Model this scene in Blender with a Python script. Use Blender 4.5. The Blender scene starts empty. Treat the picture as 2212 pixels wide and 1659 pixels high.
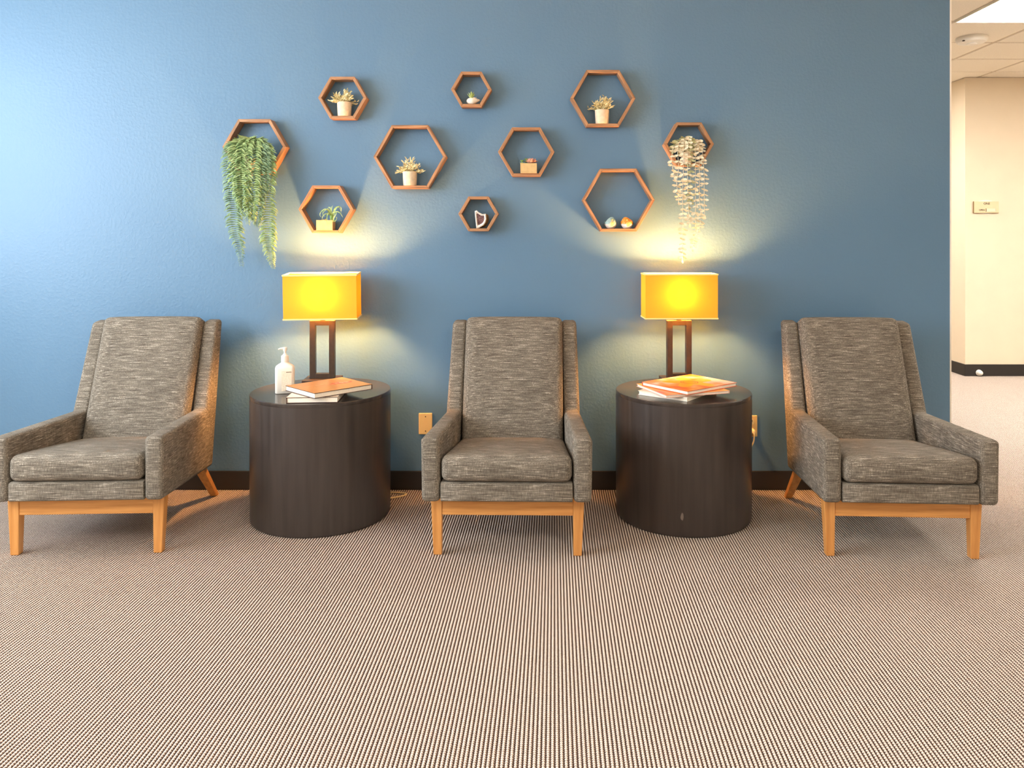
import bpy, bmesh, math, random
from mathutils import Vector, Matrix, noise as mnoise

# ------------------------------------------------------------------ camera, world, light, exposure
SC = bpy.context.scene
COL = SC.collection
F, VX, HY, DW, CH = 1687.0, 1150.0, 510.0, 3.7, 1.2       # focal px, vanishing point x, horizon y, wall distance, eye height

cam = bpy.data.cameras.new('camera')
cam.sensor_width = 36.0
cam.lens = F / 2212 * 36.0
cam.shift_x = (1106 - VX) / 2212
cam.shift_y = -(829.5 - HY) / 2212
cam.clip_end = 60
cam_o = bpy.data.objects.new('camera', cam)
COL.objects.link(cam_o)
cam_o.location = (0, -DW, CH)
cam_o.rotation_euler = (math.pi / 2, 0, 0)
SC.camera = cam_o

vs = SC.view_settings
vs.view_transform = 'Standard'
vs.look = 'None'
vs.gamma = 1.0
vs.exposure = 0.75
vs.use_curve_mapping = False

world = bpy.data.worlds.new('world')
SC.world = world
world.use_nodes = True
wn = world.node_tree
wn.nodes['Background'].inputs['Color'].default_value = (0.62, 0.78, 1.0, 1)
wn.nodes['Background'].inputs['Strength'].default_value = 1.2

LWX = -3.4                                                   # window wall on the left
wl = bpy.data.lights.new('window_daylight', 'AREA')
wl.shape = 'RECTANGLE'
wl.size = 2.9          # along y
wl.size_y = 1.45       # along z
wl.energy = 104
wl.color = (0.86, 0.93, 1.0)
wl_o = bpy.data.objects.new('window_daylight', wl)
COL.objects.link(wl_o)
wl_o.location = (LWX + 0.03, -2.15, 1.66)
wl_o.rotation_euler = Matrix(((0, 0, -1), (1, 0, 0), (0, -1, 0))).to_euler()   # -Z of the lamp points to +X

TROFFER_POWER = 12.0

# ------------------------------------------------------------------ helpers
def W(px, py, d=DW):
    """photo pixel at distance d from the camera -> world point"""
    return Vector(((px - VX) * d / F, d - DW, CH - (py - HY) * d / F))

def link(o, parent=None):
    COL.objects.link(o)
    if parent is not None:
        o.parent = parent
    return o

def tag(o, label=None, cat=None, group=None, kind=None):
    if label: o['label'] = label
    if cat: o['category'] = cat
    if group: o['group'] = group
    if kind: o['kind'] = kind
    return o

def thing(name, loc, label, cat, rz=0.0, group=None):
    o = bpy.data.objects.new(name, None)
    o.empty_display_size = 0.05
    o.location = loc
    o.rotation_euler = (0, 0, rz)
    link(o)
    return tag(o, label, cat, group)

class MB:
    def __init__(self):
        self.v, self.f = [], []
    def add(self, verts, faces, M=None):
        n = len(self.v)
        for p in verts:
            p = Vector(p)
            self.v.append(M @ p if M is not None else p)
        self.f += [tuple(i + n for i in fc) for fc in faces]
        return self
    def box(self, a, b, M=None):
        x0, y0, z0 = a; x1, y1, z1 = b
        vs_ = [(x0,y0,z0),(x1,y0,z0),(x1,y1,z0),(x0,y1,z0),(x0,y0,z1),(x1,y0,z1),(x1,y1,z1),(x0,y1,z1)]
        return self.add(vs_, [(0,3,2,1),(4,5,6,7),(0,1,5,4),(1,2,6,5),(2,3,7,6),(3,0,4,7)], M)
    def prism(self, poly, lo, hi, axes='xz', M=None):
        """polygon extruded along the missing axis"""
        n = len(poly)
        def mk(p, t):
            if axes == 'xz': return (p[0], t, p[1])
            if axes == 'yz': return (t, p[0], p[1])
            return (p[0], p[1], t)
        vs_ = [mk(p, lo) for p in poly] + [mk(p, hi) for p in poly]
        fs = [tuple(range(n)), tuple(range(2*n-1, n-1, -1))]
        for i in range(n):
            j = (i + 1) % n
            fs.append((i, i + n, j + n, j))
        return self.add(vs_, fs, M)
    def lathe(self, prof, seg=32, M=None, sx=1.0, sy=1.0, caps=True):
        vs_, fs = [], []
        k = len(prof)
        for r, z in prof:
            for s in range(seg):
                a = 2 * math.pi * s / seg
                vs_.append((r * math.cos(a) * sx, r * math.sin(a) * sy, z))
        for i in range(k - 1):
            for s in range(seg):
                t = (s + 1) % seg
                fs.append((i*seg+s, i*seg+t, (i+1)*seg+t, (i+1)*seg+s))
        if caps:
            fs.append(tuple(range(seg-1, -1, -1)))
            fs.append(tuple((k-1)*seg + s for s in range(seg)))
        return self.add(vs_, fs, M)
    def tube(self, pts, rad, seg=6):
        """round tube along points; rad number or list"""
        pts = [Vector(p) for p in pts]
        n = len(pts)
        rs = rad if isinstance(rad, (list, tuple)) else [rad] * n
        up = Vector((0.13, 0.31, 0.94)).normalized()
        vs_, fs = [], []
        for i, p in enumerate(pts):
            t = (pts[min(i+1, n-1)] - pts[max(i-1, 0)])
            t = t.normalized() if t.length > 1e-9 else Vector((0, 0, 1))
            a = t.cross(up)
            if a.length < 1e-4: a = t.cross(Vector((1, 0, 0)))
            a.normalize(); b = t.cross(a)
            for s in range(seg):
                an = 2 * math.pi * s / seg
                vs_.append(p + (a * math.cos(an) + b * math.sin(an)) * rs[i])
        for i in range(n - 1):
            for s in range(seg):
                u = (s + 1) % seg
                fs.append((i*seg+s, i*seg+u, (i+1)*seg+u, (i+1)*seg+s))
        fs.append(tuple(range(seg))); fs.append(tuple((n-1)*seg+s for s in range(seg-1, -1, -1)))
        return self.add(vs_, fs)
    def blade(self, pts, widths, nrm, fold=0.25):
        """curved leaf along a centre line, with a V fold"""
        pts = [Vector(p) for p in pts]
        n = len(pts); vs_ = []; fs = []
        for i, p in enumerate(pts):
            t = (pts[min(i+1, n-1)] - pts[max(i-1, 0)]).normalized()
            s = t.cross(nrm)
            s = s.normalized() if s.length > 1e-6 else Vector((1, 0, 0))
            m = s.cross(t)
            w = widths[i] * 0.5
            vs_ += [p - s*w + m*w*fold, p, p + s*w + m*w*fold]
        for i in range(n - 1):
            a = 3 * i
            fs += [(a, a+1, a+4, a+3), (a+1, a+2, a+5, a+4)]
        return self.add(vs_, fs)
    def build(self, name, mat, parent=None, smooth=False, bevel=0.0, bseg=2, fn=None, angle=35, subsurf=0):
        me = bpy.data.meshes.new(name)
        me.from_pydata([tuple(p) for p in self.v], [], self.f)
        bm = bmesh.new(); bm.from_mesh(me)
        bmesh.ops.recalc_face_normals(bm, faces=bm.faces[:])
        if bevel > 0:
            ed = [e for e in bm.edges if len(e.link_faces) == 2 and e.calc_face_angle(0) > math.radians(12)]
            bmesh.ops.bevel(bm, geom=ed, offset=bevel, offset_type='OFFSET', segments=bseg, profile=0.5, affect='EDGES', clamp_overlap=True)
        if fn:
            for v in bm.verts: v.co = fn(v.co)
        for fc in bm.faces: fc.smooth = smooth
        bm.to_mesh(me); bm.free()
        me.materials.append(mat)
        if smooth and angle:
            try: me.set_sharp_from_angle(angle=math.radians(angle))
            except Exception: pass
        o = bpy.data.objects.new(name, me)
        return link(o, parent)

def soft_box(hx, hy, hz, r, n=6, crown=0.0, crown_y=0.0):
    """rounded cushion block with half sizes, as an MB; crown lifts the top, crown_y the -y face"""
    def axis(h):
        k = [-h + r * (1 - math.cos(math.pi/2 * t / 4)) for t in range(5)]
        inner = [-h + r + (2*h - 2*r) * i / n for i in range(1, n)]
        return k + inner + [-x for x in reversed(k)]
    ax = [axis(hx), axis(hy), axis(hz)]
    mb, idx = MB(), {}
    def vert(p):
        key = tuple(round(c, 5) for c in p)
        if key not in idx:
            q = Vector([max(-h + r, min(h - r, c)) for c, h in zip(p, (hx, hy, hz))])
            d = Vector(p) - q
            pp = q + d.normalized() * r if d.length > 1e-9 else Vector(p)
            u, v, w = pp.x / hx, pp.y / hy, pp.z / hz
            pz = pp.z + crown * max(0, 1 - u**4) * max(0, 1 - v**4) * max(0, w)
            py = pp.y - crown_y * max(0, 1 - u**4) * max(0, 1 - w**4) * max(0, -v)
            idx[key] = len(mb.v); mb.v.append(Vector((pp.x, py, pz)))
        return idx[key]
    for a in range(3):
        b, c = (a + 1) % 3, (a + 2) % 3
        for s in (0, -1):
            for i in range(len(ax[b]) - 1):
                for j in range(len(ax[c]) - 1):
                    q = []
                    for (ii, jj) in ((i, j), (i+1, j), (i+1, j+1), (i, j+1)):
                        p = [0, 0, 0]; p[a] = ax[a][s]; p[b] = ax[b][ii]; p[c] = ax[c][jj]
                        q.append(vert(p))
                    if len(set(q)) == 4: mb.f.append(tuple(q))
    return mb

def spline(pts, n):
    """Catmull-Rom through points, n samples"""
    P = [Vector(p) for p in pts]
    P = [P[0] * 2 - P[1]] + P + [P[-1] * 2 - P[-2]]
    out, segs = [], len(P) - 3
    for i in range(n):
        t = i / (n - 1) * segs
        k = min(int(t), segs - 1); u = t - k
        a, b, c, d = P[k:k+4]
        out.append(0.5 * ((2*b) + (c - a)*u + (2*a - 5*b + 4*c - d)*u*u + (3*b - a - 3*c + d)*u**3))
    return out

# ------------------------------------------------------------------ materials
def lin(r, g, b):
    f = lambda c: (c/255/12.92) if c/255 <= 0.04045 else ((c/255 + 0.055)/1.055)**2.4
    return (f(r), f(g), f(b), 1)

class NT:
    def __init__(self, name, rough=0.6, spec=0.5):
        self.m = bpy.data.materials.new(name); self.m.use_nodes = True
        self.t = self.m.node_tree
        self.b = self.t.nodes['Principled BSDF']
        self.b.inputs['Roughness'].default_value = rough
        self.b.inputs['Specular IOR Level'].default_value = spec
    def n(self, typ, **kw):
        nd = self.t.nodes.new('ShaderNode' + typ)
        for k, v in kw.items():
            if k in nd.inputs: self.set(nd.inputs[k], v)
            else: setattr(nd, k, v)
        return nd
    def set(self, sock, v):
        if hasattr(v, 'bl_rna') and 'NodeSocket' in v.bl_rna.identifier: self.t.links.new(v, sock)
        else: sock.default_value = v
    def math(self, op, a, b=0.0, c=None):
        nd = self.t.nodes.new('ShaderNodeMath'); nd.operation = op
        self.set(nd.inputs[0], a); self.set(nd.inputs[1], b)
        if c is not None: self.set(nd.inputs[2], c)
        return nd.outputs[0]
    def vmul(self, v, s):
        nd = self.t.nodes.new('ShaderNodeVectorMath'); nd.operation = 'MULTIPLY'
        self.set(nd.inputs[0], v); nd.inputs[1].default_value = s
        return nd.outputs[0]
    def coord(self, which='Object'):
        return self.n('TexCoord').outputs[which]
    def xyz(self, v):
        nd = self.n('SeparateXYZ'); self.set(nd.inputs[0], v); return nd.outputs
    def noise(self, v, scale=5, detail=2, rough=0.5):
        nd = self.n('TexNoise'); self.set(nd.inputs['Vector'], v)
        nd.inputs['Scale'].default_value = scale; nd.inputs['Detail'].default_value = detail
        nd.inputs['Roughness'].default_value = rough
        return nd.outputs['Fac']
    def ramp(self, fac, stops, interp='LINEAR'):
        nd = self.n('ValToRGB'); self.set(nd.inputs[0], fac)
        cr = nd.color_ramp; cr.interpolation = interp
        while len(cr.elements) < len(stops): cr.elements.new(0.5)
        for e, (p, c) in zip(cr.elements, stops):
            e.position = p; e.color = c
        return nd.outputs[0]
    def mix(self, fac, a, b, typ='MIX'):
        nd = self.t.nodes.new('ShaderNodeMix'); nd.data_type = 'RGBA'; nd.blend_type = typ
        self.set(nd.inputs[0], fac); self.set(nd.inputs[6], a); self.set(nd.inputs[7], b)
        return nd.outputs[2]
    def vmix(self, fac, a, b):
        nd = self.t.nodes.new('ShaderNodeMix'); nd.data_type = 'VECTOR'
        self.set(nd.inputs[0], fac); self.set(nd.inputs[4], a); self.set(nd.inputs[5], b)
        return nd.outputs[1]
    def color(self, c): self.set(self.b.inputs['Base Color'], c); return self
    def bump(self, h, strength=0.3, dist=0.002):
        nd = self.n('Bump'); self.set(nd.inputs['Height'], h)
        nd.inputs['Strength'].default_value = strength; nd.inputs['Distance'].default_value = dist
        self.t.links.new(nd.outputs[0], self.b.inputs['Normal']); return self

def plain(name, rgb, rough=0.6, var=0.12, scale=30, spec=0.5, bump=0.0):
    k = NT(name, rough, spec)
    c = lin(*rgb)
    nz = k.noise(k.coord(), scale, 3)
    lo = tuple(x * (1 - var) for x in c[:3]) + (1,)
    hi = tuple(min(1, x * (1 + var)) for x in c[:3]) + (1,)
    k.color(k.ramp(nz, [(0.3, lo), (0.7, hi)]))
    if bump: k.bump(nz, bump)
    return k.m

def wood(name, dark, light, axis=0, scale=1.0, rough=0.45, bump=0.15):
    k = NT(name, rough)
    s = [60 * scale] * 3; s[axis] = 4 * scale
    nz = k.noise(k.vmul(k.coord(), tuple(s)), 1.0, 4, 0.6)
    k.color(k.ramp(nz, [(0.28, lin(*dark)), (0.72, lin(*light))]))
    k.bump(nz, bump, 0.001)
    return k.m

def mat_wall():
    k = NT('blue_wall_paint', 0.42, 0.4)
    co = k.coord()
    a = k.noise(co, 75, 3, 0.55); b = k.noise(co, 1.2, 2)
    k.color(k.ramp(b, [(0.3, lin(92, 127, 156)), (0.7, lin(96, 131, 160))]))
    k.bump(k.ramp(a, [(0.42, (0,0,0,1)), (0.68, (1,1,1,1))]), 0.2, 0.002)
    return k.m

def mat_carpet():
    k = NT('ribbed_loop_carpet', 0.95, 0.1)
    x, y, z = k.xyz(k.coord())
    u = k.math('DIVIDE', k.math('SUBTRACT', x, k.math('MULTIPLY', y, RIB_SHEAR)), RIB)
    fr = k.math('FRACT', u)
    tri = k.math('SINE', k.math('MULTIPLY', fr, math.pi))   # 0 in groove, 1 on rib
    row = k.n('TexWhiteNoise', noise_dimensions='1D'); k.set(row.inputs['W'], k.math('FLOOR', u))
    ph = k.math('MULTIPLY', row.outputs['Value'], 1.0)
    v = k.math('FRACT', k.math('ADD', k.math('DIVIDE', y, 0.0078), ph))
    lp = k.math('SINE', k.math('MULTIPLY', v, math.pi))
    hgt = k.math('ADD', tri, k.math('MULTIPLY', lp, 0.55))
    fine = k.noise(k.coord(), 420, 2)
    big = k.noise(k.coord(), 14, 3)
    hf = k.math('ADD', hgt, k.math('MULTIPLY', k.math('SUBTRACT', fine, 0.5), 1.0))
    hf = k.math('MULTIPLY', hf, 0.62)
    c = k.ramp(hf, [(0.38, lin(48, 32, 26)), (0.52, lin(118, 97, 84)), (0.66, lin(198, 181, 167)), (0.90, lin(240, 228, 215))])
    c = k.mix(k.math('MULTIPLY', big, 0.22), c, lin(170, 146, 132))
    k.color(c)
    k.bump(hf, 0.6, 0.004)
    return k.m

def mat_fabric():
    k = NT('grey_tweed_upholstery', 0.9, 0.15)
    tc = k.n('TexCoord')
    ob = tc.outputs['Object']
    nx = k.xyz(tc.outputs['Normal'])[0]
    side = k.math('GREATER_THAN', k.math('ABSOLUTE', nx), 0.72)
    va = k.vmul(ob, (16, 380, 380)); vb = k.vmul(ob, (380, 18, 380))
    st = k.noise(k.vmix(side, va, vb), 1.0, 3, 0.62)
    fine = k.noise(ob, 520, 2)
    vc = k.noise(k.vmul(ob, (420, 420, 45)), 1.0, 2)
    mot = k.noise(ob, 9, 3)
    h = k.math('ADD', k.math('MULTIPLY', st, 0.60), k.math('ADD', k.math('MULTIPLY', fine, 0.24), k.math('MULTIPLY', vc, 0.24)))
    h = k.math('ADD', h, k.math('MULTIPLY', k.math('SUBTRACT', mot, 0.5), 0.10))
    c = k.ramp(h, [(0.38, lin(70, 64, 56)), (0.50, lin(104, 97, 87)), (0.60, lin(130, 122, 110)), (0.74, lin(216, 208, 192))])
    k.color(c)
    k.bump(h, 0.45, 0.0018)
    return k.m

def mat_espresso(spots, gloss=0.26):
    k = NT('espresso_lacquer' + ('_scuffed' if spots else '') + ('_top' if gloss < 0.2 else ''), 0.32, 0.5)
    co = k.coord()
    g = k.noise(k.vmul(co, (45, 45, 2.5)), 1.0, 4)
    c = k.ramp(g, [(0.3, lin(50, 43, 40)), (0.7, lin(62, 54, 50))])
    if spots:
        s = k.noise(k.vmul(co, (30, 30, 16)), 1.0, 1)
        c = k.mix(k.ramp(s, [(0.80, (0,0,0,1)), (0.83, (0.5,0.5,0.5,1))]), c, lin(150, 138, 128))
    k.color(c)
    k.set(k.b.inputs['Roughness'], k.math('ADD', gloss, k.math('MULTIPLY', g, 0.18 if gloss > 0.2 else 0.05)))
    return k.m

def mat_shade():
    m = bpy.data.materials.new('amber_lamp_shade'); m.use_nodes = True
    t = m.node_tree; t.nodes.clear()
    out = t.nodes.new('ShaderNodeOutputMaterial')
    mx = t.nodes.new('ShaderNodeMixShader'); mx.inputs[0].default_value = 0.45
    di = t.nodes.new('ShaderNodeBsdfDiffuse'); di.inputs[0].default_value = (0.95, 0.70, 0.08, 1)
    tr = t.nodes.new('ShaderNodeBsdfTranslucent')
    tc = t.nodes.new('ShaderNodeTexCoord'); nz = t.nodes.new('ShaderNodeTexNoise'); nz.inputs['Scale'].default_value = 240
    rp = t.nodes.new('ShaderNodeValToRGB')
    rp.color_ramp.elements[0].color = (0.046, 0.0185, 0.0003, 1); rp.color_ramp.elements[1].color = (0.050, 0.0200, 0.0004, 1)
    t.links.new(tc.outputs['Object'], nz.inputs[0]); t.links.new(nz.outputs[0], rp.inputs[0]); t.links.new(rp.outputs[0], tr.inputs[0])
    t.links.new(di.outputs[0], mx.inputs[1]); t.links.new(tr.outputs[0], mx.inputs[2]); t.links.new(mx.outputs[0], out.inputs[0])
    return m

def emit(name, rgb, strength):
    k = NT(name)
    k.color((0.8, 0.8, 0.8, 1))
    nz = k.noise(k.coord(), 60, 1)
    k.set(k.b.inputs['Emission Color'], k.ramp(nz, [(0.0, tuple(c * 0.97 for c in rgb) + (1,)), (1.0, rgb + (1,))]))
    k.b.inputs['Emission Strength'].default_value = strength
    return k.m

def leafmat(name, a, b, rough=0.55, trans=0.0):
    k = NT(name, rough, 0.3)
    nz = k.noise(k.coord(), 55, 2)
    k.color(k.ramp(nz, [(0.3, lin(*a)), (0.7, lin(*b))]))
    return k.m

RIB, RIB_SHEAR = 0.0105, 0.028
M = {}
M['wall'] = mat_wall()
M['carpet'] = mat_carpet()
M['fabric'] = mat_fabric()
M['chair_wood'] = wood('honey_oak', (188, 124, 60), (224, 162, 92), 2, 1.0, 0.42)
M['chair_rail'] = wood('honey_oak_rail', (188, 124, 60), (224, 162, 92), 0, 1.0, 0.42)
M['espresso'] = mat_espresso(False)
M['espresso_scuffed'] = mat_espresso(True)
M['espresso_top'] = mat_espresso(False, 0.12)
M['lamp_dark'] = plain('dark_bronze_wood', (58, 46, 38), 0.4, 0.12, 60)
M['shade'] = mat_shade()
M['shade_glow_trim'] = plain('shade_edge_glow', (250, 226, 150), 0.7, 0.04)  # pale colour paints in the bright glow along the shade edges
M['baseboard'] = plain('dark_vinyl_base', (38, 34, 32), 0.5, 0.08, 8)
M['cream'] = plain('cream_wall_paint', (236, 219, 192), 0.8, 0.02, 6)
M['cream_trim'] = plain('cream_edge', (250, 244, 228), 0.6, 0.02)
M['tile'] = plain('ceiling_tile_board', (250, 240, 222), 0.9, 0.04, 120, 0.2, 0.1)
M['tee'] = plain('ceiling_tee_metal', (206, 186, 156), 0.5, 0.02)
M['white_plastic'] = plain('white_plastic', (244, 238, 226), 0.4, 0.02)
M['plate'] = plain('almond_plate', (238, 205, 140), 0.4, 0.02)
M['plug'] = plain('ivory_plug', (240, 222, 170), 0.4, 0.02)
M['hole'] = plain('dark_slot', (52, 38, 20), 0.7, 0.05)
M['hexwood'] = [wood('walnut_board_%s' % n, (120, 84, 56), (198, 150, 108), a, 1.4, 0.5, 0.25) for n, a in (('long', 0), ('tilted', 2))]
M['pot'] = plain('pale_concrete', (222, 206, 180), 0.85, 0.10, 60, 0.2, 0.15)
M['sprig'] = leafmat('dusty_sage_sprig', (206, 188, 130), (252, 240, 192))
M['sprig_dark'] = leafmat('grey_green_sprig', (146, 144, 100), (226, 216, 164))
M['fern'] = leafmat('fern_green', (98, 128, 74), (172, 192, 132))
M['fern_dark'] = leafmat('fern_blue_green', (84, 112, 86), (146, 172, 130))
M['euca'] = leafmat('eucalyptus_cream', (222, 212, 180), (250, 244, 220))
M['euca_green'] = leafmat('eucalyptus_sage', (150, 162, 112), (206, 206, 164))
M['stem'] = leafmat('pale_stem', (190, 180, 120), (214, 204, 150))
M['planter'] = plain('sand_stone_planter', (206, 178, 128), 0.85, 0.10, 50, 0.2, 0.1)
M['soil'] = plain('dark_soil', (60, 46, 34), 0.95, 0.3, 90, 0.1, 0.4)
M['pebble'] = plain('yellow_pebble', (222, 184, 90), 0.6, 0.15, 40)
M['air_leaf'] = leafmat('air_plant_leaf', (130, 164, 84), (206, 222, 160))
M['jade'] = leafmat('jade_green', (84, 128, 52), (170, 198, 110), 0.4)
M['rosette'] = leafmat('pink_rosette', (206, 132, 112), (240, 190, 164), 0.45)
M['ceramic'] = plain('white_ceramic', (246, 238, 222), 0.3, 0.05, 60)
M['lime'] = leafmat('lime_succulent', (140, 168, 60), (214, 224, 160), 0.4)
M['page'] = plain('book_pages', (246, 238, 222), 0.9, 0.04, 200)
M['book_dark'] = plain('dark_book_board', (64, 34, 26), 0.5, 0.1)
M['glass'] = NT('window_glass').m
gb = M['glass'].node_tree.nodes['Principled BSDF']
gb.inputs['Transmission Weight'].default_value = 1.0; gb.inputs['Roughness'].default_value = 0.0; gb.inputs['IOR'].default_value = 1.01

# ------------------------------------------------------------------ room shell
CEIL = 2.56
RX, BY, FY = 7.0, -6.6, 4.2           # right end, wall behind the camera, far end
WX = (2055 - VX) * DW / F             # free right end of the blue wall

def struct(o): o['kind'] = 'structure'; return o

# floor: corrugated loop-pile ribs running away from the camera
mb = MB()
n0, n1 = int((LWX - 0.3) / RIB), int(RX / RIB)
prof = [(0.0, -0.0042), (0.16, -0.0018), (0.36, -0.0003), (0.5, 0.0), (0.64, -0.0003), (0.84, -0.0018)]
xs = [(i + p) * RIB for i in range(n0, n1) for p, _ in prof] + [n1 * RIB]
zs = [z for i in range(n0, n1) for _, z in prof] + [-0.0042]
for x, z in zip(xs, zs):
    mb.v += [Vector((x + RIB_SHEAR * BY, BY, z)), Vector((x + RIB_SHEAR * FY, FY, z))]
mb.f = [(2*i, 2*i+2, 2*i+3, 2*i+1) for i in range(len(xs) - 1)]
floor_o = mb.build('floor', M['carpet'], smooth=True, angle=0)
struct(floor_o)
struct(MB().box((LWX - 0.4, BY - 0.2, -0.12), (RX + 0.2, FY + 0.2, -0.02)).build('floor_slab', M['baseboard']))

# blue feature wall
struct(MB().box((LWX, 0, -0.02), (WX - 0.007, 0.12, CEIL)).build('wall_back', M['wall']))
struct(MB().box((WX - 0.007, -0.001, 0.0), (WX, 0.121, CEIL)).build('trim_1', M['cream_trim']))
BBH = 0.089
struct(MB().box((LWX, -0.009, 0), (WX - 0.02, 0.0, BBH)).build('baseboard_back', M['baseboard'], bevel=0.003))

# corridor walls to the right
FD = 6.70 - DW                                    # front face of the cream corridor block
CX = (2085 - VX) * 6.70 / F
struct(MB().box((CX, FD, 0), (RX, FY, CEIL)).build('wall_corridor', M['cream']))
struct(MB().box((CX - 0.008, FD - 0.008, 0), (RX, FY, 0.1)).build('baseboard_corridor', M['baseboard'], bevel=0.002))
struct(MB().box((LWX, FY, 0), (CX, FY + 0.1, CEIL)).build('wall_corridor_end', M['cream']))
struct(MB().box((RX, BY, 0), (RX + 0.1, FD, CEIL)).build('wall_right', M['cream']))
struct(MB().box((LWX, BY - 0.1, 0), (RX, BY, CEIL)).build('wall_front', M['cream']))
# window wall on the left: four pieces round the opening
WY0, WY1, WZ0, WZ1 = -3.60, -0.70, 0.92, 2.40
wlm = MB()
wlm.box((LWX - 0.14, BY, 0), (LWX, WY0, CEIL)).box((LWX - 0.14, WY1, 0), (LWX, FY, CEIL))
wlm.box((LWX - 0.14, WY0, 0), (LWX, WY1, WZ0)).box((LWX - 0.14, WY0, WZ1), (LWX, WY1, CEIL))
struct(wlm.build('wall_left', M['cream']))
win = struct(bpy.data.objects.new('window_1', None)); link(win)
for (a, b) in (((LWX-0.10, WY0, WZ0), (LWX-0.05, WY1, WZ0+0.05)), ((LWX-0.10, WY0, WZ1-0.05), (LWX-0.05, WY1, WZ1)),
               ((LWX-0.10, WY0, WZ0+0.05), (LWX-0.05, WY0+0.05, WZ1-0.05)), ((LWX-0.10, WY1-0.05, WZ0+0.05), (LWX-0.05, WY1, WZ1-0.05)),
               ((LWX-0.10, -2.175, WZ0+0.05), (LWX-0.05, -2.125, WZ1-0.05))):
    MB().box(a, b).build('window_frame', M['white_plastic'], win, bevel=0.004)
for y0, y1 in ((WY0+0.05, -2.175), (-2.125, WY1-0.05)):
    MB().box((LWX-0.078, y0, WZ0+0.05), (LWX-0.072, y1, WZ1-0.05)).build('pane', M['glass'], win)

# ceiling: slab, hung tiles and tee bars over the corridor
ceil_o = struct(MB().box((LWX - 0.14, BY - 0.1, CEIL + 0.03), (RX + 0.1, FY + 0.1, CEIL + 0.13)).build('ceiling', M['tile']))
TX = [2.68 + 0.575 * i for i in range(-8, 8)]
TY = [4.96 - DW + c for c in (-2.20, -1.65, -1.10, -0.55, 0.0, 0.55, 1.06, 1.53, 2.0)]
def tile_mesh(w, h):
    m_ = MB().box((-w/2, -h/2, 0), (w/2, h/2, 0.018))
    return m_
tcache = {}
PAN = {(8, 2), (8, 3), (11, 2), (11, 3), (7, 6), (7, 7)}                               # grid cells of the corridor light panel and the added unseen panels
for i in range(len(TX) - 1):
    for j in range(len(TY) - 1):
        if (i, j) in PAN: continue
        w, h = TX[i+1] - TX[i] - 0.022, TY[j+1] - TY[j] - 0.022
        key = (round(w, 3), round(h, 3))
        if TX[i] < 1.5 or TX[i] > 5.6: continue
        loc = ((TX[i] + TX[i+1]) / 2, (TY[j] + TY[j+1]) / 2, CEIL + 0.004)
        if key not in tcache:
            o = tile_mesh(w, h).build('tile', M['tile'], ceil_o, bevel=0.004, bseg=1)
            tcache[key] = o
        else:
            o = tcache[key].copy(); link(o, ceil_o)
        o.location = loc
for x in [t for t in TX if 1.5 < t < 6.3]:
    MB().box((x - 0.010, TY[0], CEIL + 0.008), (x + 0.010, TY[-1], CEIL + 0.03)).build('tee_bar', M['tee'], ceil_o)
for y in TY:
    MB().box((1.6, y - 0.010, CEIL + 0.009), (6.2, y + 0.010, CEIL + 0.031)).build('tee_bar', M['tee'], ceil_o)

M['troffer'] = emit('lit_diffuser', (1.0, 0.95, 0.88), TROFFER_POWER)
M['troffer_corridor'] = emit('lit_corridor_diffuser', (1.0, 0.97, 0.92), TROFFER_POWER * 2.0)
def troffer(x0, x1, y0, y1, label, mat='troffer'):
    t = thing('ceiling_light', ((x0+x1)/2, (y0+y1)/2, CEIL), label, 'ceiling light', group='fluorescent ceiling panels')
    w, h = (x1 - x0) / 2, (y1 - y0) / 2
    fr = MB()
    for a, b in (((-w, -h, -0.006), (w, -h+0.009, 0.024)), ((-w, h-0.009, -0.006), (w, h, 0.024)), ((-w, -h+0.009, -0.006), (-w+0.009, h-0.009, 0.024)), ((w-0.009, -h+0.009, -0.006), (w, h-0.009, 0.024))):
        fr.box(a, b)
    fr.build('frame', M['white_plastic'], t)
    MB().box((-w+0.009, -h+0.009, 0.006), (w-0.009, h-0.009, 0.016)).build('diffuser', M[mat], t)
    return t
troffer(TX[8], TX[9], TY[2], TY[4], 'bright recessed fluorescent panel in the corridor ceiling', 'troffer_corridor')
troffer(-1.6, -1.0, -4.6, -3.4, 'fluorescent panel in the waiting room ceiling nearest the window')
troffer(0.9, 1.5, -4.6, -3.4, 'fluorescent panel in the waiting room ceiling above the seating side')
troffer(3.4, 4.0, -4.6, -3.4, 'fluorescent panel in the waiting room ceiling nearest the corridor')
troffer(TX[7], TX[8], TY[6], TY[8], 'added unseen light panel behind the blue wall, brightening the corridor side face', 'troffer_corridor')  # added out of view to brighten the side face of the corridor block
troffer(TX[11], TX[12], TY[2], TY[4], 'added unseen light panel further right, brightening the cream corridor walls', 'troffer_corridor')  # extra panel out of view, added to lift the dim corridor walls

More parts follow.
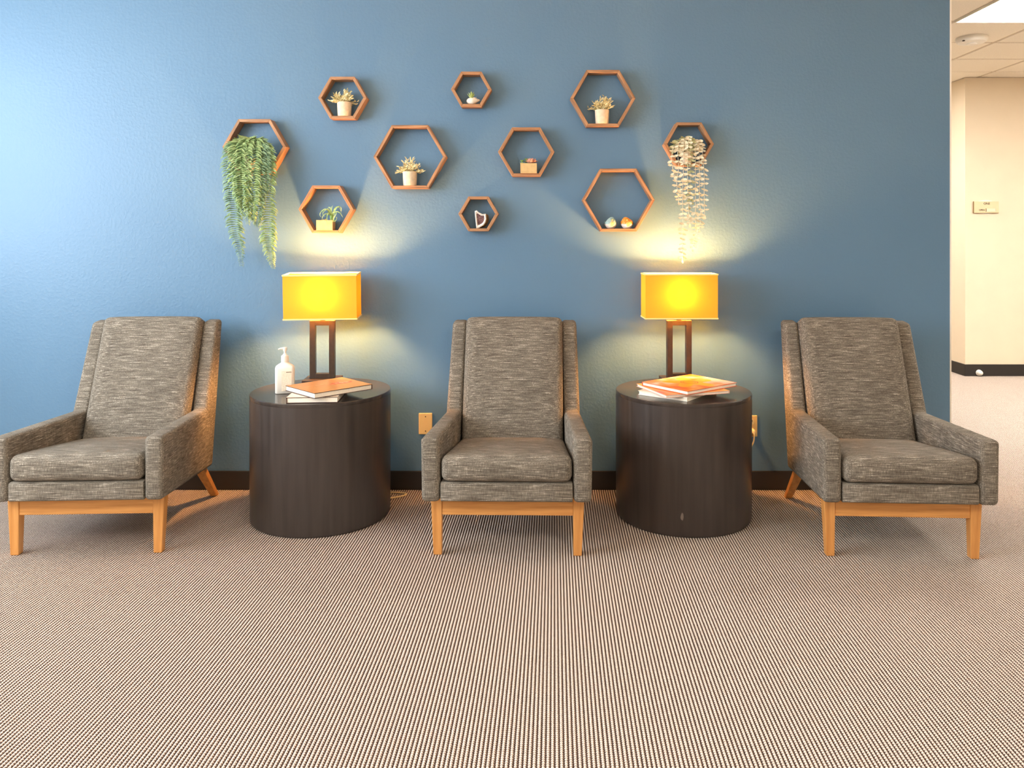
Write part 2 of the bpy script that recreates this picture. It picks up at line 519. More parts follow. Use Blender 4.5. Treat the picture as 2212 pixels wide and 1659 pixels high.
# ------------------------------------------------------------------ armchairs
def make_chair(loc, rz, label):
    t = thing('armchair', loc, label, 'chair', rz, 'grey upholstered armchairs along the blue wall')
    fab = M['fabric']
    def taper(half):
        return lambda co: co
    # side panels (arm + wing in one upholstered piece)
    poly = [(-0.055, 0.2235), (-0.055, 0.460), (0.468, 0.444), (0.612, 0.812), (0.682, 0.818), (0.548, 0.176)]
    for s in (-1, 1):
        def fn(co, s=s):
            y = co.y
            off = 0.3125 - 0.033 * max(0, min(1, (y + 0.055) / 0.655))
            puff = 0.004 * math.sin(math.pi * max(0, min(1, (co.z - 0.2) / 0.62)))
            return Vector((s * (off - 0.066 * (1 - co.x)) if co.x < 0.5 else s * (off - 0.066 * (1 - co.x) + puff), co.y, co.z))
        m_ = MB().prism(poly, 0.0, 1.0, 'yz')
        me_o = m_.build('side_panel', fab, t)
        bm = bmesh.new(); bm.from_mesh(me_o.data)
        for v in bm.verts: v.co.x *= 0.066
        bmesh.ops.bevel(bm, geom=[e for e in bm.edges if e.calc_face_angle(0) > 0.25], offset=0.017, offset_type='OFFSET', segments=4, profile=0.5, affect='EDGES', clamp_overlap=True)
        for v in bm.verts:
            v.co.x /= 0.066
            v.co = fn(v.co)
        bmesh.ops.recalc_face_normals(bm, faces=bm.faces[:])
        for fc in bm.faces: fc.smooth = True
        bm.to_mesh(me_o.data); bm.free()
        me_o.data.set_sharp_from_angle(angle=math.radians(40))
    def trap(y):                                  # inner half width between the panels
        return 0.2450 - 0.033 * max(0, min(1, (y + 0.055) / 0.655))
    # upholstered front rail / seat deck
    b = soft_box(1.0, 0.255, 0.036, 0.012, 6)
    bm_ = b.build('seat_deck', fab, t, smooth=True, angle=0,
                  fn=lambda co: Vector((co.x * (trap(co.y + 0.203) - 0.001), co.y + 0.203, co.z + 0.2595)))
    # seat cushion: thick, softly crowned, tilted back
    def seat(co):
        y = co.y + 0.195
        return Vector((co.x / 0.25 * (trap(y) - 0.003), y, co.z + 0.346 - 0.125 * (y + 0.05) * max(0.0, min(1.0, (co.z + 0.05) / 0.1))))
    soft_box(0.25, 0.256, 0.050, 0.030, 10, 0.012, 0.006).build('seat_cushion', fab, t, smooth=True, angle=0, fn=seat)
    # back cushion, reclined
    ang = math.atan2(0.144, 0.368)
    Mb = Matrix.Translation((0, 0.526, 0.553)) @ Matrix.Rotation(-ang, 4, 'X')
    soft_box(0.2165, 0.048, 0.290, 0.026, 10, 0.006, 0.012).build('back_cushion', fab, t, smooth=True, angle=0, fn=lambda co: Mb @ co)
    # outer back
    MB().prism([(0.500, 0.19), (0.628, 0.775), (0.668, 0.795), (0.540, 0.18)], -0.221, 0.221, 'yz').build('back_panel', fab, t, smooth=True, bevel=0.010, bseg=3)
    # wooden base
    def leg(s, top, bot, w0, w1, zt):
        (xt, yt), (xb, yb) = top, bot
        vs_ = []
        for (x, y, z, w) in ((xb, yb, 0.0, w1), (xt, yt, zt, w0)):
            vs_ += [(s*(x - w/2), y - w/2, z), (s*(x + w/2), y - w/2, z), (s*(x + w/2), y + w/2, z), (s*(x - w/2), y + w/2, z)]
        m_ = MB().add(vs_, [(0,3,2,1),(4,5,6,7),(0,1,5,4),(1,2,6,5),(2,3,7,6),(3,0,4,7)])
        m_.build('leg', M['chair_wood'], t, bevel=0.003)
    for s in (-1, 1):
        leg(s, (0.2675, 0.040), (0.2635, 0.036), 0.043, 0.031, 0.226)
        leg(s, (0.238, 0.500), (0.243, 0.682), 0.042, 0.030, 0.190)
    MB().box((-0.247, 0.022, 0.150), (0.247, 0.046, 0.226)).build('front_rail', M['chair_rail'], t, bevel=0.003)
    MB().box((-0.217, 0.505, 0.145), (0.217, 0.529, 0.189)).build('rear_rail', M['chair_rail'], t, bevel=0.003)
    return t

CF = 2.915 - DW
make_chair((-1.682, CF + 0.010, 0), math.radians(2.6), 'grey tweed armchair at the far left, beside the table with the hand sanitizer')
make_chair((-0.094, CF - 0.002, 0), math.radians(-1.2), 'grey tweed armchair in the middle, between the two round black tables')
make_chair((1.380, CF - 0.022, 0), math.radians(-3.0), 'grey tweed armchair at the far right, next to the corridor opening')

# ------------------------------------------------------------------ drum tables
TZ = 0.533
def drum(x, d, r, mat, label):
    t = thing('drum_table', (x, d - DW, 0), label, 'side table', 0, 'round black drum tables')
    MB().lathe([(r - 0.010, 0.0), (r - 0.004, 0.006), (r - 0.002, 0.02), (r - 0.001, TZ - 0.016)], 96).build('drum_body', mat, t, smooth=True)
    MB().lathe([(r - 0.001, TZ - 0.016), (r, TZ - 0.010), (r - 0.0008, TZ - 0.003), (r - 0.0035, TZ)], 96).build('table_top', M['espresso_top'], t, smooth=True)
    return t
drum(-0.914, 3.386, 0.296, M['espresso'], 'round espresso drum table carrying the hand sanitizer and two books')
drum(0.652, 3.384, 0.290, M['espresso_scuffed'], 'scuffed round espresso drum table carrying three stacked orange books')

# ------------------------------------------------------------------ lamps
def make_lamp(x, d, label, tilt, roll, rz):
    t = thing('table_lamp', (x, d - DW, TZ), label, 'lamp', math.radians(rz), 'amber table lamps')
    MB().box((-0.080, -0.068, 0), (0.080, 0.068, 0.019)).build('base', M['lamp_dark'], t, bevel=0.002)
    zt = 0.282
    MB().box((-0.056, -0.016, 0.019), (-0.031, 0.016, zt)).build('post', M['lamp_dark'], t, bevel=0.0015)
    MB().box((0.031, -0.016, 0.019), (0.056, 0.016, zt)).build('post', M['lamp_dark'], t, bevel=0.0015)
    MB().box((-0.031, -0.016, 0.019), (0.031, 0.016, 0.041)).build('crossbar', M['lamp_dark'], t, bevel=0.001)
    MB().box((-0.031, -0.016, zt - 0.022), (0.031, 0.016, zt)).build('crossbar', M['lamp_dark'], t, bevel=0.001)
    MB().lathe([(0.012, zt), (0.012, zt + 0.03), (0.016, zt + 0.032), (0.016, zt + 0.075), (0.013, zt + 0.08)], 20).build('socket', M['lamp_dark'], t, smooth=True)
    # rectangular fabric shade, open above and below
    hw, hd, z0, z1 = 0.163, 0.064, 0.296, 0.494
    sh = bpy.data.objects.new('lamp_shade', None); link(sh, t)
    R = Matrix.Translation((0, 0, 0.395)) @ Matrix.Rotation(math.radians(tilt), 4, 'X') @ Matrix.Rotation(math.radians(roll), 4, 'Y') @ Matrix.Translation((0, 0, -0.395))
    sh.matrix_local = R
    for c in (((-hw, -hd), (hw, -hd)), ((hw, -hd), (hw, hd)), ((hw, hd), (-hw, hd)), ((-hw, hd), (-hw, -hd))):
        (xa, ya), (xb, yb) = c
        MB().add([(xa, ya, z0), (xb, yb, z0), (xb, yb, z1), (xa, ya, z1)], [(0, 1, 2, 3)]).build('shade_panel', M['shade'], sh)
    e = 0.0022
    for z in (z0, z1):
        tr = MB()
        tr.box((-hw-e, -hd-e, z-0.003), (hw+e, -hd+e, z+0.003)).box((-hw-e, hd-e, z-0.003), (hw+e, hd+e, z+0.003))
        tr.box((-hw-e, -hd+e, z-0.003), (-hw+e, hd-e, z+0.003)).box((hw-e, -hd+e, z-0.003), (hw+e, hd-e, z+0.003))
        tr.build('shade_glow_trim', M['shade_glow_trim'], sh)
    wire = MB()
    wire.tube([(-hw, 0, z0 + 0.012), (0, 0, z0 + 0.012), (hw, 0, z0 + 0.012)], 0.0018, 6)
    wire.build('shade_spider', M['lamp_dark'], sh)
    bz = 0.415
    MB().lathe([(0.013, bz - 0.052), (0.015, bz - 0.04), (0.027, bz - 0.012), (0.030, bz), (0.027, bz + 0.013), (0.017, bz + 0.025), (0.004, bz + 0.030)], 20).build('bulb', M['bulb'], t, smooth=True)
    return t
M['bulb'] = emit('warm_bulb', (1.0, 0.47, 0.15), 950.0)
make_lamp(-0.958, 3.568, 'amber shaded table lamp beside the hand sanitizer bottle', 2.8, -0.4, 3.5)
make_lamp(0.670, 3.572, 'amber shaded table lamp behind the stack of orange books', 0.0, 0.0, 1.0)

# ------------------------------------------------------------------ wall plates, cord, small fittings
def wall_plate(cx, cz, label, outlet):
    t = thing('outlet' if outlet else 'wall_plate', (cx, 0, cz), label, 'outlet' if outlet else 'wall plate')
    MB().box((-0.032, -0.006, -0.0505), (0.032, 0.0, 0.0505)).build('plate', M['plate'], t, bevel=0.004, bseg=2)
    if outlet:
        for z in (0.021, -0.021):
            MB().lathe([(0.0155, 0), (0.0155, 0.0035), (0.0145, 0.0042)], 24, Matrix.Translation((0, -0.006, z)) @ Matrix.Rotation(math.pi/2, 4, 'X')).build('socket_face', M['plug'], t, smooth=True)
            for x in (-0.0055, 0.0055):
                MB().box((x - 0.001, -0.0112, z + 0.001), (x + 0.001, -0.0098, z + 0.009)).build('slot', M['hole'], t)
    else:
        for z in (0.034, -0.034):
            MB().lathe([(0.0026, 0), (0.0026, 0.0014), (0.001, 0.0018)], 12, Matrix.Translation((0, -0.006, z)) @ Matrix.Rotation(math.pi/2, 4, 'X')).build('screw', M['hole'], t)
    return t
wall_plate((919.5 - VX) * DW / F, 0.312, 'blank almond wall plate left of the middle armchair', False)
ox, oz = (1603 + 33 - 15 - VX) * DW / F, 0.301
wall_plate(ox, oz, 'almond power outlet between the scuffed table and the right armchair', True)
t = thing('power_cord', (ox, 0, oz), 'cream power cord plugged into the almond outlet beside the scuffed table', 'cord')
MB().lathe([(0.013, 0), (0.013, 0.012), (0.010, 0.026), (0.005, 0.034)], 16, Matrix.Translation((0.004, -0.0113, -0.021)) @ Matrix.Rotation(math.pi/2, 4, 'X')).build('plug', M['plug'], t, smooth=True)
MB().tube(spline([(0.004, -0.044, -0.021), (0.004, -0.050, -0.034), (0.003, -0.046, -0.060), (-0.008, -0.036, -0.095), (-0.03, -0.026, -0.15), (-0.06, -0.02, -0.22), (-0.10, -0.02, -0.285), (-0.16, -0.03, -0.297)], 40), 0.0032, 8).build('cable', M['plug'], t, smooth=True)
o = MB().tube(spline([(-0.70, -0.060, 0.004), (-0.655, -0.055, 0.004), (-0.62, -0.062, 0.005), (-0.585, -0.075, 0.004), (-0.60, -0.105, 0.004), (-0.64, -0.130, 0.004), (-0.70, -0.150, 0.004)], 40), 0.0035, 8).build('loose_cable', M['plug'], smooth=True)
tag(o, 'thin loop of cream cable lying on the carpet by the sanitizer table', 'cord')

# corridor fittings
sc_ = W(2128.5, 447.5, 6.70)
t = thing('door_sign', (sc_.x, FD, sc_.z), 'small cream room sign reading ONE on the corridor wall', 'sign')
arc = [(0.098 * math.cos(a) , 0.062 * math.sin(a)) for a in [math.pi * 2 * i / 48 for i in range(48)]]
MB().prism([(max(-0.095, min(0.095, x * 1.06)), z) for x, z in arc], -0.006, 0.0, 'xz').build('curved_backplate', M['cream_sign'] if 'cream_sign' in M else M['tile'], t)
M['sign'] = plain('cream_sign_plastic', (232, 208, 166), 0.5, 0.02)
M['sign_edge'] = plain('bronze_sign_edge', (132, 104, 62), 0.5, 0.05)
MB().box((-0.106, -0.016, -0.049), (0.106, -0.006, 0.049)).build('face_plate', M['sign'], t, bevel=0.001)
MB().box((-0.110, -0.016, -0.050), (-0.1062, -0.006, 0.049)).build('edge_strip', M['sign_edge'], t)
MB().box((-0.106, -0.0155, -0.0515), (0.106, -0.006, -0.0492)).build('edge_strip', M['sign_edge'], t)
MB().box((-0.002, -0.0185, -0.038), (0.078, -0.016, -0.013)).build('slider', M['cream'], t, bevel=0.001)
MB().box((-0.006, -0.0190, -0.039), (-0.001, -0.0162, -0.012)).build('slider_edge', M['sign_edge'], t)
MB().box((0.076, -0.0190, -0.036), (0.079, -0.0162, -0.012)).build('slider_edge', M['tee'], t)
def lettering(txt, size, loc, parent, mat):
    cu = bpy.data.curves.new('lettering', 'FONT'); cu.body = txt; cu.size = size; cu.extrude = 0.0006
    cu.align_x = 'CENTER'; cu.align_y = 'CENTER'; cu.offset = size * 0.012
    tmp = bpy.data.objects.new('tmp', cu); COL.objects.link(tmp)
    dg = bpy.context.evaluated_depsgraph_get()
    me = bpy.data.meshes.new_from_object(tmp.evaluated_get(dg))
    bpy.data.objects.remove(tmp); bpy.data.curves.remove(cu)
    me.name = 'lettering'; me.materials.clear(); me.materials.append(mat)
    o = bpy.data.objects.new('lettering', me); link(o, parent)
    o.location = loc; o.rotation_euler = (math.pi/2, 0, 0)
    return o
lettering('ONE', 0.026, (0.003, -0.0168, 0.029), t, M['hole'])
lettering('OPEN', 0.019, (-0.040, -0.0168, -0.026), t, M['hole'])

ds = W(2119, 813, 6.66)
t = thing('door_stop', (ds.x, FD - 0.008, 0.0), 'white dome door stop at the foot of the corridor wall', 'door stop')
MB().lathe([(0.026, 0.0), (0.026, 0.006), (0.022, 0.010)], 24, Matrix.Translation((0, 0, 0.030)) @ Matrix.Rotation(math.pi/2, 4, 'X')).build('mount', M['white_plastic'], t, smooth=True)
MB().lathe([(0.022, 0.010), (0.023, 0.018), (0.020, 0.030), (0.012, 0.038), (0.003, 0.041)], 24, Matrix.Translation((0, 0, 0.030)) @ Matrix.Rotation(math.pi/2, 4, 'X')).build('bumper', M['white_plastic'], t, smooth=True)

sd = 5.36
t = thing('smoke_detector', ((2099 - VX) * sd / F, sd - DW, CEIL), 'round cream smoke detector on the corridor ceiling', 'smoke detector')
fl = Matrix.Scale(-1, 4, (0, 0, 1)) @ Matrix.Translation((0, 0, -0.004))
MB().lathe([(0.098, 0.0), (0.100, 0.008), (0.098, 0.022), (0.088, 0.036), (0.060, 0.042), (0.03, 0.043)], 40, fl).build('housing', M['white_plastic'], t, smooth=True)
MB().lathe([(0.034, 0.043), (0.032, 0.050), (0.020, 0.053), (0.004, 0.054)], 28, fl).build('sensor_cap', M['white_plastic'], t, smooth=True)
MB().box((-0.084, -0.05, -0.033), (-0.072, -0.035, -0.026)).build('indicator', M['hole'], t)

# ------------------------------------------------------------------ hexagon shelves
HD = 0.062                                  # depth of the shelves
HT = 0.0135                                 # board thickness
hexes = {}
def hexagon(key, px, py, wpx, label):
    d = DW - HD
    c = W(px, py, d); R_ = wpx * d / F / 2
    t = thing('hexagon_shelf', (c.x, 0, c.z), label, 'shelf', 0, 'wooden hexagon wall shelves')
    Ri = R_ - HT / math.cos(math.pi/6)
    rng = random.Random(key)
    for i in range(6):
        a0, a1 = math.pi/3 * i, math.pi/3 * (i + 1)
        a0 += 0.0; 
        poly = [(R_*math.cos(a0), R_*math.sin(a0)), (R_*math.cos(a1), R_*math.sin(a1)), (Ri*math.cos(a1), Ri*math.sin(a1)), (Ri*math.cos(a0), Ri*math.sin(a0))]
        # build each board along local x, then turn it into place so that its grain follows it
        am = (a0 + a1) / 2
        ca, sa = math.cos(-(am + math.pi/2)), math.sin(-(am + math.pi/2))
        loc = [(p[0]*ca - p[1]*sa, p[0]*sa + p[1]*ca) for p in poly]
        o = MB().prism(loc, -HD, -0.0005, 'xz').build('board', M['hexwood'][0], t, bevel=0.0012, bseg=1)
        o.rotation_euler = (0, -(am + math.pi/2), 0)
    floor_z = c.z - Ri * math.cos(math.pi/6)
    hexes[key] = (c.x, floor_z, Ri)
    return t
HX = [('a', 549, 317, 138, 'hexagon wall shelf holding the trailing green fern'),
      ('b', 739.5, 211, 105, 'hexagon wall shelf at upper left with a small potted plant'),
      ('c', 885.5, 338.5, 158, 'largest hexagon wall shelf left of centre, with a potted plant'),
      ('d', 1018, 192.6, 88, 'small hexagon wall shelf at the top with a white animal planter'),
      ('e', 1136.7, 327.8, 122, 'hexagon wall shelf with the pink succulent planter'),
      ('f', 1302.5, 212, 141, 'large hexagon wall shelf at upper right with a potted plant'),
      ('g', 1488.5, 311, 108, 'hexagon wall shelf holding the trailing pale eucalyptus'),
      ('h', 704, 452, 119, 'hexagon wall shelf above the left lamp with a spiky air plant'),
      ('i', 1033.5, 462, 87, 'smallest hexagon wall shelf, low in the centre, with a crystal geode'),
      ('j', 1336, 432, 157, 'large hexagon wall shelf holding two bird figurines')]
for k_, px, py, wp, lb in HX: hexagon(k_, px, py, wp, lb)
SY = -0.040                                  # depth line on which things stand in the shelves
def sx(px, y=SY): return (px - VX) * (DW + y) / F
def szz(py, y=SY): return CH - (py - HY) * (DW + y) / F
PXM = (DW + SY) / F                          # metres per photo pixel at that depth

# potted sprigs
def potted(key, px, label, seed, mat2):
    x0, fz, _ = hexes[key]
    t = thing('potted_plant', (sx(px), SY, fz), label, 'plant', 0, 'small potted plants on the hexagon shelves')
    MB().lathe([(0.0285, 0.0), (0.0305, 0.003), (0.0322, 0.030), (0.0335, 0.0645), (0.0325, 0.066), (0.0300, 0.0655), (0.0285, 0.056)], 36).build('pot', M['pot'], t, smooth=True)
    MB().lathe([(0.0290, 0.0545), (0.0285, 0.0575), (0.010, 0.0595)], 24).build('soil', M['soil'], t, smooth=True)
    rng = random.Random(seed)
    for i in range(36):
        az = rng.uniform(0, 2*math.pi); lean = rng.uniform(0.1, 1.32)
        base = Vector((rng.uniform(-0.014, 0.014), rng.uniform(-0.012, 0.012), 0.056))
        ln = rng.uniform(0.050, 0.069)
        dr = Vector((math.copysign(abs(math.cos(az)) ** 0.6, math.cos(az)) * math.sin(lean), 0.5 * math.sin(az) * math.sin(lean), math.cos(lean)))
        pts = [base + dr * (ln * u) + Vector((0, 0, -0.018 * lean * u * u + 0.008 * u)) for u in [k/5 for k in range(6)]]
        for p in pts: p.y = max(-0.036, min(0.040, p.y))
        m_ = MB().tube(pts, [0.0011, 0.001, 0.0009, 0.0008, 0.0006, 0.0004], 4)
        for k in range(11):
            u = 0.25 + 0.75 * k / 10
            j = u * 5; q = pts[min(int(j), 4)].lerp(pts[min(int(j), 4) + 1], j - min(int(j), 4))
            a = rng.uniform(0, 2*math.pi)
            ld = (dr * 0.6 + Vector((math.cos(a), 0.7*math.sin(a), rng.uniform(-0.2, 0.5)))).normalized()
            L_ = rng.uniform(0.012, 0.019)
            q2, q3 = q + ld * L_ * 0.5, q + ld * L_
            m_.blade([q, q2, q3], [0.0014, 0.0052, 0.0008], Vector((0.2, -1, 0.3)), 0.3)
        m_.build('sprig', M['sprig'] if rng.random() < 0.6 else M[mat2], t)
    return t
potted('b', 744, 'sage sprigs in a pale pot, in the upper left hexagon', 3, 'sprig_dark')
potted('c', 885.5, 'sage sprigs in a pale pot, in the largest hexagon left of centre', 5, 'sprig')
potted('f', 1300.5, 'dry looking sage sprigs in a pale pot, in the upper right hexagon', 9, 'sprig')

# trailing fern
def frond(parent, pts_px, leaf_px, seed, mat, n=46):
    rng = random.Random(seed)
    pts = spline([Vector(((px - VX) * (DW + y) / F, y, CH - (py - HY) * (DW + y) / F)) - parent.location for px, py, y in pts_px], n)
    m_ = MB().tube(pts, [0.0013 - 0.0009 * i / (n-1) for i in range(n)], 4)
    pm = DW / F
    for i in range(2, n):
        u = i / (n - 1)
        tp = min(1, 0.55 + u * 3) * (1 if u < 0.72 else max(0.25, 1 - (u - 0.72) / 0.28 * 0.8))
        t_ = (pts[min(i+1, n-1)] - pts[i-1]).normalized()
        for s in (-1, 1):
            L_ = leaf_px * 1.08 * pm * tp * rng.uniform(0.82, 1.12)
            out = Vector((s, rng.uniform(-0.45, 0.05), 0)).normalized()
            dn = rng.uniform(0.25, 0.65)
            p0 = pts[i]
            p1 = p0 + out * L_ * 0.38 + t_ * L_ * 0.06 + Vector((0, -0.004, 0.002))
            p2 = p0 + out * L_ * 0.75 + t_ * L_ * dn * 0.45 + Vector((0, -0.004, 0))
            p3 = p0 + out * L_ * 0.97 + t_ * L_ * dn
            w = L_ * 0.23
            m_.blade([p0, p1, p2, p3], [w*0.5, w, w*0.85, w*0.1], Vector((0, -0.75, 0.65)), 0.35)
    return m_.build('frond', mat, parent)
x0, fz, _ = hexes['a']
t = thing('trailing_fern', (sx(545), SY, fz), 'green artificial fern trailing down from the leftmost hexagon', 'plant')
MB().lathe([(0.026, 0.0), (0.030, 0.004), (0.036, 0.058), (0.037, 0.062), (0.034, 0.062), (0.032, 0.054)], 28).build('pot', M['pot'], t, smooth=True)
MB().lathe([(0.0325, 0.050), (0.030, 0.055), (0.01, 0.057)], 20).build('soil', M['soil'], t)
FR = [([(540,338,-.05),(522,308,-.075),(505,322,-.105),(498,362,-.118),(503,410,-.112),(506,452,-.105),(510,500,-.095),(519,540,-.085),(522,574,-.08)], 19, 'fern_dark'),
      ([(540,338,-.05),(530,304,-.080),(516,318,-.112),(512,360,-.128),(514,410,-.128),(517,446,-.125)], 20, 'fern'),
      ([(544,338,-.05),(540,300,-.080),(532,320,-.114),(529,365,-.132),(530,415,-.135),(532,455,-.13),(536,484,-.12)], 19, 'fern'),
      ([(548,338,-.05),(550,302,-.080),(549,322,-.114),(547,370,-.134),(546,420,-.138),(544,460,-.13),(548,478,-.125)], 19, 'fern'),
      ([(550,338,-.05),(560,304,-.078),(562,326,-.110),(560,372,-.126),(558,425,-.126),(556,470,-.12),(556,490,-.115)], 18, 'fern_dark'),
      ([(552,338,-.05),(566,312,-.078),(578,332,-.106),(581,372,-.114),(579,420,-.110),(580,470,-.104),(581,520,-.098),(585,555,-.092),(591,580,-.088)], 18, 'fern'),
      ([(546,338,-.05),(538,298,-.070),(520,330,-.118),(520,380,-.140),(523,430,-.142),(526,458,-.135)], 17, 'fern'),
      ([(548,338,-.05),(556,300,-.070),(570,322,-.110),(572,362,-.122),(570,410,-.120),(567,440,-.115)], 16, 'fern_dark'),
      ([(540,338,-.05),(526,318,-.06),(510,314,-.07),(496,318,-.085),(492,332,-.095)], 12, 'fern'),
      ([(545,338,-.05),(535,312,-.05),(529,298,-.055),(524,294,-.06)], 6, 'fern'),
      ([(548,338,-.05),(548,316,-.05),(548,302,-.052),(550,296,-.055)], 6, 'fern')]
for i, (p, lp, mt) in enumerate(FR):
    frond(t, p, lp, 20 + i, M[mt], 14 if lp < 8 else (24 if lp < 14 else (80 if len(p) > 8 else 62)))

# trailing eucalyptus
x0, fz, _ = hexes['g']
t = thing('trailing_eucalyptus', (sx(1484), SY, fz), 'pale round leaved eucalyptus trailing from the rightmost hexagon', 'plant')
MB().lathe([(0.022, 0.0), (0.025, 0.004), (0.029, 0.046), (0.030, 0.050), (0.028, 0.050), (0.026, 0.044)], 28).build('pot', M['pot'], t, smooth=True)
MB().lathe([(0.0265, 0.040), (0.024, 0.045), (0.01, 0.047)], 20).build('soil', M['soil'], t)
def oval(m_, c, dirv, nrm, L_, w):
    dirv = dirv.normalized()
    pts = [c + dirv * L_ * u + nrm * (-0.10 * L_ * math.sin(math.pi * u)) for u in (0, 0.2, 0.45, 0.7, 0.9, 1.0)]
    m_.blade(pts, [w*0.15, w*0.72, w, w*0.92, w*0.55, w*0.1], nrm, 0.18)
def strand(parent, pts_px, seed, mat, spacing=8.0, leaf=9.0):
    rng = random.Random(seed)
    pw = [Vector(((px - VX) * (DW + y) / F, y, CH - (py - HY) * (DW + y) / F)) - parent.location for px, py, y in pts_px]
    length = sum((pw[i+1] - pw[i]).length for i in range(len(pw) - 1))
    pm = DW / F
    n = max(6, int(length / (spacing * pm)))
    fine = spline(pw, n * 3)
    m_ = MB().tube(fine, 0.0011, 5)
    for i in range(1, n):
        p = fine[i * 3 - 1]
        az = rng.uniform(-0.5, 0.5) + (0.9 if i % 3 == 0 else 0)
        big = leaf * pm * rng.uniform(0.75, 1.30) * (1.0 if i > 0.1 * n else 1.25)
        for s in (-1, 1):
            dv = Vector((s * math.cos(az), -abs(math.sin(az)) * rng.uniform(0.2, 1.0), rng.uniform(-0.75, 0.10)))
            nrm = Vector((rng.uniform(-0.3, 0.3), -rng.uniform(0.5, 1.6), 0.8)).normalized()
            oval(m_, p, dv, nrm, big, big * 0.66)
    # tip
    oval(m_, fine[-1], Vector((0.1, -0.1, -1)), Vector((0, -1, 0.2)), leaf * pm * 0.8, leaf * pm * 0.5)
    return m_.build('strand', mat, parent)
ES = [([(1478,338,-.05),(1462,312,-.075),(1453,326,-.100),(1451,350,-.112),(1455,372,-.108),(1458,384,-.104)], 'euca'),
      ([(1480,338,-.05),(1470,306,-.075),(1464,326,-.106),(1466,362,-.116),(1462,392,-.112),(1464,418,-.108),(1466,436,-.104)], 'euca'),
      ([(1482,338,-.05),(1478,300,-.075),(1476,326,-.110),(1476,374,-.120),(1474,424,-.116),(1475,470,-.110),(1474,520,-.104),(1474,562,-.10)], 'euca'),
      ([(1484,338,-.05),(1488,296,-.075),(1486,322,-.110),(1485,372,-.122),(1486,424,-.118),(1488,462,-.112),(1490,484,-.11)], 'euca'),
      ([(1486,338,-.05),(1494,298,-.075),(1493,324,-.108),(1492,370,-.114),(1491,410,-.112),(1489,446,-.108)], 'euca_green'),
      ([(1488,338,-.05),(1502,302,-.075),(1502,326,-.106),(1502,374,-.116),(1502,428,-.112),(1502,480,-.106),(1500,512,-.102),(1496,536,-.10)], 'euca'),
      ([(1490,338,-.05),(1508,304,-.075),(1510,330,-.104),(1511,376,-.112),(1511,430,-.108),(1514,470,-.104),(1510,496,-.10)], 'euca'),
      ([(1492,338,-.05),(1514,310,-.075),(1518,336,-.100),(1521,376,-.108),(1521,420,-.104),(1522,464,-.10)], 'euca'),
      ([(1480,338,-.05),(1468,314,-.06),(1460,302,-.065),(1456,312,-.08),(1452,322,-.09)], 'euca_green'),
      ([(1486,338,-.05),(1484,310,-.05),(1482,298,-.055),(1476,300,-.06)], 'euca_green'),
      ([(1490,338,-.05),(1498,312,-.05),(1504,302,-.055),(1510,308,-.06)], 'euca_green'),
      ([(1484,338,-.05),(1474,318,-.07),(1470,312,-.085),(1472,326,-.10)], 'euca')]
for i, (p, mt) in enumerate(ES):
    strand(t, p, 70 + i, M[mt], 9.2 if i < 8 else 6.5, 9.2 if i < 8 else 13.0)

# stone planters
def planter_box(t, w, dp, h):
    tk = 0.005
    MB().box((-w/2, -dp/2, 0), (w/2, dp/2, 0.006)).build('planter_base', M['planter'], t)
    for a, b in (((-w/2+tk, -dp/2, 0.006), (w/2-tk, -dp/2+tk, h)), ((-w/2+tk, dp/2-tk, 0.006), (w/2-tk, dp/2, h)),
                 ((-w/2, -dp/2, 0.006), (-w/2+tk, dp/2, h)), ((w/2-tk, -dp/2, 0.006), (w/2, dp/2, h))):
        MB().box(a, b).build('planter_wall', M['planter'], t, bevel=0.0008, bseg=1)
    MB().box((-w/2+tk, -dp/2+tk, 0.006), (w/2-tk, dp/2-tk, h-0.006)).build('soil', M['soil'], t)

def curl(m_, pts, w):
    P = spline(pts, 12)
    m_.blade(P, [w * (1 - 0.85 * (i/11)**1.5) for i in range(12)], Vector((0.1, -0.9, 0.4)), 0.4)

x0, fz, _ = hexes['h']
t = thing('succulent_planter', (sx(704), SY, fz), 'square sand planter with a spiky green air plant, above the left lamp', 'planter', 0, 'stone planters')
planter_box(t, 0.076, 0.055, 0.047)
def hp(px, py, y=0.0):                         # photo pixel to local
    return Vector((sx(px) - t.location.x, y, szz(py) - t.location.z))
cpt = (716, 462)
AL = [[(716,466,0),(706,452,-.004),(696,456,-.008),(692,464,-.01),(695,469,-.012)],
      [(716,466,0),(710,452,-.01),(703,456,-.02),(700,462,-.025),(705,468,-.028)],
      [(717,466,0),(713,450,0),(709,448,.004),(707,453,.006)],
      [(717,466,0),(716,455,0),(717,448,0),(719,444,0)],
      [(718,466,0),(722,452,.002),(727,447,.004),(733,449,.006),(735,456,.008)],
      [(718,466,0),(724,455,-.006),(731,446,-.004),(737,450,0),(736,460,.004)],
      [(718,466,0),(726,458,-.01),(734,459,-.014),(739,464,-.016),(742,470,-.016)],
      [(717,466,0),(722,459,-.02),(725,465,-.028),(723,478,-.032),(724,480,-.032)],
      [(717,466,0),(712,460,-.022),(710,470,-.032),(711,480,-.036),(713,484,-.036)],
      [(716,466,0),(707,462,-.018),(701,467,-.026),(699,474,-.028)],
      [(718,466,0),(726,459,-.018),(729,462,-.026),(726,470,-.03),(723,478,-.032)],
      [(718,468,0),(722,474,-.015),(726,479,-.024),(730,471,-.02),(727,469,-.018)],
      [(716,466,0),(713,455,.008),(712,449,.012),(714,446,.014)]]
for a in AL:
    m_ = MB(); curl(m_, [hp(*q) for q in a], 0.0062)
    m_.build('leaf', M['air_leaf'], t)
MB().lathe([(0.006, 0), (0.009, 0.012), (0.010, 0.022), (0.006, 0.030)], 12, Matrix.Translation((sx(717) - t.location.x, 0.0, 0.040))).build('crown', M['jade'], t, smooth=True)
